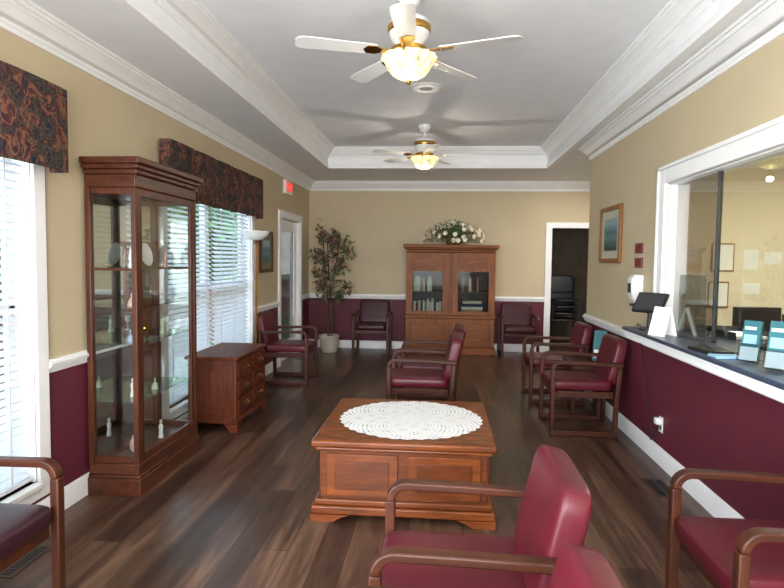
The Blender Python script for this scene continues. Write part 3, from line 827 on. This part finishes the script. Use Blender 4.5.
mb.box(hd - .03, hd - .005, -dy + .04, dy - .04, .202, .25).box(hd - .03, hd - .005, -dy + .04, dy - .04, 1.87, 1.918)
df = mb.build('door', CU_Z, t, bevel=.003)
MB().box(hd - .02, hd - .016, -dy + .04, dy - .04, .25, 1.87).build('pane', GLASS, df)
MB().lathe([(.005, 0), (.005, .012), (.012, .018), (.009, .026), (.002, .028)], 12, T((hd - .005, -dy + .021, 1.05)) @ RY(90)).build('knob', BRASS, df)
MB().box(-hd + .002, -hd + .012, -hw + .046, hw - .046, .205, 1.915).build('mirror_back', MIRROR, t)
SH = (.58, .95, 1.18, 1.42)
for z in SH: MB().box(-hd + .014, hd - .032, -hw + .048, hw - .048, z - .006, z).build('shelf', SHELFG, t)
PR = {
 'figurine': [(.03, 0), (.034, .01), (.026, .03), (.02, .07), (.026, .1), (.022, .125), (.01, .135), (.016, .15), (.016, .165), (.004, .176)],
 'vase': [(.024, 0), (.03, .006), (.048, .05), (.05, .08), (.03, .115), (.018, .13), (.026, .15)],
 'bell': [(.04, 0), (.038, .02), (.026, .055), (.014, .065), (.007, .07), (.009, .1), (.004, .112)],
 'goblet': [(.03, 0), (.03, .006), (.006, .012), (.006, .07), (.03, .09), (.038, .14), (.034, .141)],
}
def keep(kind, y, z, mat, lab, sc=1.0, x=0.0):
    o = MB().lathe([(r * sc * .85, q * sc) for r, q in PR[kind]], 20).build(kind, mat, None, loc=(CX + x, CY + y, z + .0005))
    tag(o, lab, kind, 'ornaments in the display cabinet'); return o
keep('figurine', -.26, SH[3], PORC, 'white porcelain figurine at the near end of the top cabinet shelf', .75, .03)
keep('figurine', .28, SH[3], PORR, 'rose porcelain figurine at the far end of the top cabinet shelf', .7)
keep('bell', -.28, SH[2], PORR, 'rose bell at the near end of the second cabinet shelf', .75, .04)
keep('bell', -.3, SH[1], PORB, 'pale blue bell at the near end of the third cabinet shelf', .7, .04)
keep('figurine', .14, SH[1], PORG, 'pale sage figurine on the third cabinet shelf', .7, .04)
keep('goblet', .3, SH[1], PORC, 'white goblet at the far end of the third cabinet shelf', .75)
keep('figurine', -.24, SH[0], PORC, 'white figurine at the near end of the bottom glass shelf', .7, .02)
keep('bell', .0, SH[0], PORG, 'pale sage bell in the middle of the bottom glass shelf', .7, .05)
keep('vase', -.2, .201, PORR, 'rose vase on the cabinet floor at the near end', .7)
keep('figurine', .1, .201, PORC, 'white figurine standing on the cabinet floor', .75, .04)
pl = thing('display_plate', 'white display plate propped upright on the top cabinet shelf', 'plate', (CX - .05, CY + .07, SH[3] + .001))
MB().lathe([(.002, 0), (.05, .002), (.08, .012), (.082, .016), (.05, .007), (.002, .005)], 28, T((.0, 0, .09)) @ RY(78)).build('dish', PORC, pl)
MB().box(-.03, .05, -.03, .03, 0, .006).build('easel', CH_Y, pl)

# ------------------------------------------------------------------ chest of drawers
t = thing('drawer_chest', 'low cherry wood chest of drawers beside the glass cabinet', 'chest', (-1.935, 5.275, 0))
MB().box(-.235, .235, -.435, .435, .62, .65).build('top', CH_Y, t, bevel=.01, segs=3)
MB().box(-.215, .215, -.41, .41, .1, .62).build('body', CH_Z, t, bevel=.004)
MB().box(-.225, .228, -.425, .425, .07, .11).build('plinth', CH_Y, t, bevel=.008)
feet(t, .226, .425, [(0, 0), (.06, 0), (.085, .03), (.12, .07), (0, .07)], .025, CH_Y)
p = MB().box(-.18, .18, -.418, -.4105, .15, .58).build('side_panel', CH_Z, t, bevel=.004)
MB().box(-.13, .13, -.426, -.4185, .2, .53).build('raised_panel', CH_Z, p, bevel=.006)
for r_ in range(3):
    for s in (-1, 1):
        z0 = .135 + r_ * .16
        dr = MB().box(.2155, .228, s * .2 - .185, s * .2 + .185, z0, z0 + .145).build('drawer', CH_Y, t, bevel=.005)
        MB().box(.2285, .232, s * .2 - .055, s * .2 + .055, z0 + .05, z0 + .1).tube([(.231, s * .2 - .045, z0 + .09), (.252, s * .2 - .04, z0 + .068), (.256, s * .2, z0 + .058), (.252, s * .2 + .04, z0 + .068), (.231, s * .2 + .045, z0 + .09)], .006, 6).build('pull', DBRASS, dr)

# ------------------------------------------------------------------ torchiere lamp
t = thing('floor_lamp', 'slim torchiere floor lamp with white bowl shade by the wide window', 'floor lamp', (-1.97, 6.2, 0))
MB().lathe([(.13, 0), (.13, .015), (.1, .028), (.03, .04), (.014, .06)], 28).build('base', DBRASS, t)
MB().lathe([(.011, .05), (.011, 1.64), (.02, 1.65), (.02, 1.67), (.03, 1.69)], 14).build('pole', DBRASS, t)
MB().lathe([(.03, 1.685), (.07, 1.7), (.12, 1.735), (.15, 1.785), (.146, 1.787), (.115, 1.742), (.065, 1.71), (.01, 1.7)], 32).build('shade', LAMPW, t)

# ------------------------------------------------------------------ hutch (front towards -y)
HX, HY = .17, 9.545
t = thing('wooden_hutch', 'tall amber oak hutch with two glass doors on the back wall', 'hutch', (HX, HY, 0))
hw, hd = .7, .22
MB().box(-hw - .02, hw + .02, -hd - .02, hd, 0, .12).build('plinth', OK_X, t, bevel=.01)
MB().box(-hw, hw, -hd + .01, hd, .12, .58).build('lower_body', OK_Z, t, bevel=.004)
MB().box(-hw - .015, hw + .015, -hd - .015, hd, .58, .625).build('waist_moulding', OK_X, t, bevel=.01)
MB().box(-hw, -hw + .03, -hd + .02, hd, .625, 1.62).build('side_panel', OK_Z, t)
MB().box(hw - .03, hw, -hd + .02, hd, .625, 1.62).build('side_panel', OK_Z, t)
MB().box(-hw + .03, hw - .03, hd - .015, hd, .625, 1.62).build('back_panel', CU_Z, t)
MB().box(-.02, .02, -hd + .02, hd - .015, .625, 1.62).build('divider', OK_Z, t)
MB().box(-hw + .03, -.02, -hd + .04, hd - .015, .98, 1.0).build('shelf', CU_Y, t)
MB().box(.02, hw - .03, -hd + .04, hd - .015, .98, 1.0).build('shelf', CU_Y, t)
MB().box(-hw, hw, -hd + .02, hd, 1.62, 1.66).box(-hw - .03, hw + .03, -hd - .01, hd, 1.66, 1.69).box(-hw - .05, hw + .05, -hd - .035, hd, 1.69, 1.74).build('cornice', OK_X, t, bevel=.012, segs=3)
for s in (-1, 1):
    x0, x1 = sorted((s * .022, s * (hw - .002)))
    mb = MB().box(x0, x0 + .1, -hd - .004, -hd + .019, .63, 1.615).box(x1 - .1, x1, -hd - .004, -hd + .019, .63, 1.615)
    mb.box(x0 + .1, x1 - .1, -hd - .004, -hd + .019, .63, .69)
    a = x0 + .1; b = x1 - .1
    mb.box(a, b, -hd - .004, -hd + .019, 1.32, 1.615)
    d = mb.build('glass_door', OK_Z, t, bevel=.003)
    MB().box(a, b, -hd + .006, -hd + .01, .69, 1.32).build('pane', HGLASS, d)
    MB().box(a + .03, b - .03, -hd - .012, -hd - .0045, 1.39, 1.56).build('top_panel', OK_X, d, bevel=.005)
    kx = s * .07
    MB().lathe([(.005, 0), (.005, .012), (.013, .02), (.009, .028), (.002, .03)], 12, T((kx, -hd - .004, 1.0)) @ RX(90)).build('knob', DBRASS, d)
    d = MB().box(x0, x1, -hd - .01, -hd + .0095, .14, .565).build('panel_door', OK_Z, t, bevel=.005)
    MB().box(x0 + .09, x1 - .09, -hd - .019, -hd - .0105, .22, .49).build('raised_panel', OK_X, d, bevel=.007)
    MB().lathe([(.005, 0), (.005, .012), (.013, .02), (.009, .028), (.002, .03)], 12, T((kx, -hd - .01, .4)) @ RX(90)).build('knob', DBRASS, d)
cols = ['wine', 'navy', 'cream', 'forest', 'tan', 'white']
names = ['first', 'second', 'third', 'fourth', 'fifth', 'sixth', 'seventh', 'eighth', 'ninth', 'tenth', 'eleventh', 'twelfth']
def book_row(x, z, seq, row):
    for i, ci in enumerate(seq):
        w_ = random.uniform(.03, .042); h_ = random.uniform(.2, .27)
        b = thing('book', '%s book, %s from left, %s' % (cols[ci], names[i], row), 'book', (HX + x + w_ / 2, HY - .1, z), 0, 'books standing %s' % row)
        MB().box(-w_ / 2, w_ / 2, -.075, -.071, 0, h_).box(-w_ / 2, -w_ / 2 + .003, -.071, .075, 0, h_).box(w_ / 2 - .003, w_ / 2, -.071, .075, 0, h_).build('cover', BKS[ci], b)
        MB().box(-w_ / 2 + .0035, w_ / 2 - .0035, -.0705, .07, .004, h_ - .006).build('pages', PAPER, b)
        x += w_ + .002
book_row(-.58, .6255, [5, 0, 2, 1, 5, 4, 5, 2, 5, 0, 5, 2], 'on the lower left hutch shelf')
book_row(-.58, 1.0005, [2, 5, 5, 4, 2, 1, 5, 2], 'on the upper left hutch shelf')
book_row(.14, 1.0005, [1, 4, 0, 3, 2, 0, 1, 4], 'on the upper right hutch shelf')
for i, (ci, w_, d_) in enumerate(((5, .34, .24), (4, .32, .22), (5, .33, .22), (1, .33, .23), (2, .3, .22))):
    o = MB().box(-w_ / 2, w_ / 2, -d_ / 2, d_ / 2, 0, .045).build('folder', BKS[ci], None, .004, loc=(HX + .35, HY - .06, .626 + i * .0465))
    tag(o, ['white folder at the bottom of the stack in the hutch', 'tan folder second from the bottom of the hutch stack', 'white folder in the middle of the hutch stack', 'navy folder second from the top of the hutch stack', 'cream folder on top of the stack in the hutch'][i], 'folder', 'folders stacked in the right half of the hutch')

# flowers on hutch
t = thing('flower_arrangement', 'wide arrangement of cream silk flowers on top of the hutch', 'flowers', (HX + .05, HY - .02, 1.741))
MB().lathe([(.1, 0), (.12, .02), (.14, .06), (.145, .07), (.12, .065), (.02, .06)], 24).build('basket', WICKER, t)
def dome(lo, hi, q):
    a = random.uniform(0, 2 * PI); el = random.uniform(lo, hi)
    d = Vector((math.cos(a) * math.cos(el), math.sin(a) * math.cos(el), math.sin(el)))
    return d, Vector((d.x * .48 * q, d.y * .2 * q, .06 + d.z * .29 * q))
mb = MB(); k = 0
while k < 620:
    d, p = dome(-.1, 1.5, random.uniform(.3, 1.02))
    dd = (d + Vector((random.uniform(-.6, .6), random.uniform(-.3, .3), random.uniform(-.4, .4)))).normalized()
    if min(p.z, p.z + dd.z * .075) < .025: continue
    mb.leaf(p, dd, Vector((0, 0, 1)), .075, .04); k += 1
mb.build('foliage', LEAFC, t, fix=False)
bl = None
for i in range(78):
    d, p = dome(.02, 1.4, random.uniform(.82, 1.04))
    if bl is None:
        mb = MB()
        for k in range(6):
            aa = 2 * PI * k / 6
            mb.leaf(Vector((0, 0, 0)), Vector((math.cos(aa), math.sin(aa), .45)), Vector((0, 0, 1)), .05, .044)
        o = bl = mb.build('blossom', PETAL, t, fix=False)
    else:
        o = bl.copy(); COL.objects.link(o); o.parent = t
    o.location = p
    dd = Vector((d.x, d.y - .5, d.z)).normalized()
    o.rotation_euler = dd.to_track_quat('Z', 'Y').to_euler()

# potted tree in the corner
t = thing('potted_tree', 'artificial tree with bronze pink and green leaves in the far left corner', 'potted plant', (-1.76, 9.34, 0))
MB().lathe([(.12, 0), (.13, .01), (.16, .22), (.175, .25), (.175, .27), (.155, .27), (.15, .23)], 28).build('pot', POTM, t)
MB().lathe([(.001, .226), (.148, .226), (.1, .24), (.001, .25)], 20, cap=False).build('moss', SOIL, t)
for k in range(3):
    a = k * 2.1
    MB().tube([(.03 * math.cos(a), .03 * math.sin(a), .23), (.05 * math.cos(a + .8), .05 * math.sin(a + .8), .6), (.03 * math.cos(a + 1.6), .03 * math.sin(a + 1.6), 1.0), (.12 * math.cos(a + 2), .12 * math.sin(a + 2), 1.5), (.15 * math.cos(a + 2), .15 * math.sin(a + 2), 1.8)], [.016, .014, .013, .01, .006]).build('trunk', BARK, t)
sprays = []
k = 0
while k < 50:
    z = random.uniform(.78, 1.8); a = random.uniform(0, 2 * PI)
    L = random.uniform(.2, .46) * (.72 + .45 * math.sin(PI * min(1, (z - .6) / 1.25)))
    e = Vector((math.cos(a) * L, math.sin(a) * L - .05, z + random.uniform(.05, .24)))
    if e.x < -.34 or e.y > .3: continue
    sprays.append((Vector((.04 * math.cos(a), .04 * math.sin(a), z)), e)); k += 1
for p0, e in sprays: MB().tube([p0, (p0 + e) / 2 + Vector((0, 0, .03)), e], [.006, .004, .002], 5).build('twig', BARK, t)
for mat, n, nm in ((LEAFG, 330, 'green_foliage'), (LEAFR, 250, 'bronze_foliage')):
    mb = MB(); k = 0
    while k < n:
        p0, e = random.choice(sprays)
        p = p0.lerp(e, random.uniform(.4, 1)) + Vector((random.gauss(0, .03), random.gauss(0, .03), random.gauss(0, .035)))
        d = Vector((random.uniform(-1, 1), random.uniform(-1, 1), random.uniform(-1.1, .6))).normalized(); L = random.uniform(.08, .13)
        q = p + d * L
        if q.x < -.4 or p.x < -.4 or q.y > .41 or p.y > .41: continue
        mb.leaf(p, d, Vector((0, 0, 1)), L, random.uniform(.045, .065)); k += 1
    mb.build(nm, mat, t, fix=False)

# left wall picture between window and door
t = thing('framed_picture', 'small dark framed picture on the left wall beside the white door', 'picture', (XL, 7.3, 1.32))
mb = MB(); w = .04
mb.box(.001, .03, -.27, -.27 + w, 0, .52); mb.box(.001, .03, .27 - w, .27, 0, .52); mb.box(.001, .03, -.27 + w, .27 - w, 0, w); mb.box(.001, .03, -.27 + w, .27 - w, .52 - w, .52)
mb.build('frame', CU_Z, t, bevel=.006)
MB().box(.002, .012, -.23, .23, w, .52 - w).build('mat', plain('olive mat', (120, 116, 92), .7), t)
MB().box(.0125, .0145, -.15, .15, .12, .4).build('print', ART, t)

# end table between right-wall chairs with teal leaflet stand
t = thing('end_table', 'small wooden end table between the two right-wall armchairs', 'side table', (1.45, 5.93, 0))
MB().box(-.18, .18, -.2, .2, .5, .53).build('tabletop', CHAIRW, t, bevel=.006)
MB().box(-.16, .16, -.18, .18, .43, .5).build('apron', CHAIRW, t)
for sx in (-1, 1):
    for sy in (-1, 1): MB().box(sx * .145 - .018, sx * .145 + .018, sy * .16 - .018, sy * .16 + .018, 0, .43).build('leg', CHAIRZ, t, bevel=.004)
t = thing('leaflet_stand', 'teal leaflet stand on the small table between right-wall armchairs', 'leaflet stand', (1.56, 5.84, .533), -30)
m = RX(-12)
MB().box(-.065, .065, 0, .004, 0, .2, m).box(-.065, .065, -.03, 0, 0, .004, m).box(-.05, .05, .004, .06, -.001, .003).build('stand', ACRYL, t)
c = MB().box(-.06, .06, -.02, -.002, .005, .3, m).build('leaflets', TEAL, t)
MB().box(-.05, .05, -.0215, -.0203, .03, .11, m).build('printed_panel', PAPER, c)

# ------------------------------------------------------------------ outdoors
struct(MB().box(-60, 40, -50, 60, -.3, -.2).build('ground', GRASS), 'lawn outside the windows', 'ground')
t = thing('garden_wall', 'low pinkish brick wall outside the left windows', 'wall', (-4.7, 8, -.2))
MB().box(-.12, .12, -9, 12, 0, 1.05).build('brickwork', BRICK, t)
MB().box(-.15, .15, -9.03, 12.03, 1.05, 1.12).build('coping', plain('pale coping stone', (176, 166, 152), .8), t, bevel=.01)
for i, (x, y, h, lab) in enumerate(((-7.4, 5.6, 4.2, 'leafy green tree outside the near left window'), (-8.0, 11.2, 4.6, 'leafy green tree outside the wide window, nearer one'), (-7.6, 16.8, 4.4, 'leafy green tree outside the wide window, further one'), (-9.5, 23.0, 5, 'leafy green tree far outside past the wide window'))):
    t = thing('tree', lab, 'tree', (x, y, -.2), 0, 'trees outside')
    MB().tube([(0, 0, 0), (.05, .03, h * .3), (0, .1, h * .7)], [.16, .12, .05]).build('trunk', BARK, t)
    mb = MB()
    for k in range(1800):
        v = Vector((random.gauss(0, 1), random.gauss(0, 1), random.gauss(0, 1))).normalized() * random.uniform(.5, 1)
        p = Vector((v.x * 2.0, v.y * 2.1, h * .52 + v.z * h * .46))
        mb.leaf(p, Vector((random.uniform(-1, 1), random.uniform(-1, 1), random.uniform(-1, .3))), Vector((0, 0, 1)), .46, .3)
    mb.build('foliage', TREEL, t, fix=False)

# ------------------------------------------------------------------ light
w = bpy.data.worlds.new('sky'); S.world = w; w.use_nodes = True
nt = w.node_tree; bg = nt.nodes['Background']
tc = nt.nodes.new('ShaderNodeTexCoord'); sp = nt.nodes.new('ShaderNodeSeparateXYZ')
nt.links.new(tc.outputs['Generated'], sp.inputs[0])
col = ramp(nt, sp.outputs[2], [(0, (226, 235, 247)), (.3, (208, 226, 247)), (1, (170, 202, 240))])
nt.links.new(col, bg.inputs[0]); bg.inputs[1].default_value = 4.6
def light(kind, name, loc, energy, color, rot=(0, 0, 0), size=.2, size_y=None):
    l = bpy.data.lights.new(name, kind); l.energy = energy; l.color = color
    if kind == 'AREA':
        l.size = size
        if size_y: l.shape = 'RECTANGLE'; l.size_y = size_y
    elif kind == 'POINT': l.shadow_soft_size = size
    o = bpy.data.objects.new(name, l); COL.objects.link(o); o.location = loc; o.rotation_euler = rot
    return o
warm = (1, .9, .76)
light('POINT', 'fan_lamp_light', (-.2, 3.5, 2.44), 1.6, warm, size=.03)
light('POINT', 'fan_lamp_light', (-.2, 6.9, 2.44), 6, warm, size=.03)
light('AREA', 'front_fill_light', (-.25, YF + .05, 1.4), 215, (.97, .985, 1), rot=(R(114), 0, 0), size=2.6, size_y=1.7)  # large soft fill added behind the camera, at the made-up opening
light('AREA', 'left_fill_light', (XL + .06, (W3[0] + W3[1]) / 2, 1.25), 120, (.93, .97, 1), rot=(0, R(-90), 0), size=1.9, size_y=2.3)  # extra fill just inside the added left window
light('AREA', 'ceiling_fill_light', (-.2, -.6, 3.02), 10, (1, .97, .93), size=1.2)  # overhead fill added behind the camera, no fixture built
light('AREA', 'office_ceiling_light', (3.0, 4.0, 2.5), 72, (1, .94, .83), size=1.0)
light('AREA', 'alcove_fill_light', (2.4, 8.3, 2.74), 28, (1, .96, .9), size=.4)  # added to brighten the far end of the room

S.view_settings.view_transform = 'Standard'
S.view_settings.look = 'None'
S.view_settings.exposure = 0.66

# ------------------------------------------------------------------ camera
psi, th, rho = R(4.61), R(3.36), R(.7)
F = Vector((-math.sin(psi) * math.cos(th), math.cos(psi) * math.cos(th), -math.sin(th)))
Rv = Vector((math.cos(psi), math.sin(psi), 0)); U = Rv.cross(F)
R2 = Rv * math.cos(rho) + U * math.sin(rho); U2 = U * math.cos(rho) - Rv * math.sin(rho)
cam = bpy.data.cameras.new('camera'); cam.sensor_width = 36; cam.lens = 589 / 784 * 36; cam.clip_start = .05
co = bpy.data.objects.new('camera', cam); COL.objects.link(co)
co.matrix_world = Matrix(((R2.x, U2.x, -F.x, 0), (R2.y, U2.y, -F.y, 0), (R2.z, U2.z, -F.z, 1.5), (0, 0, 0, 1)))
S.camera = co
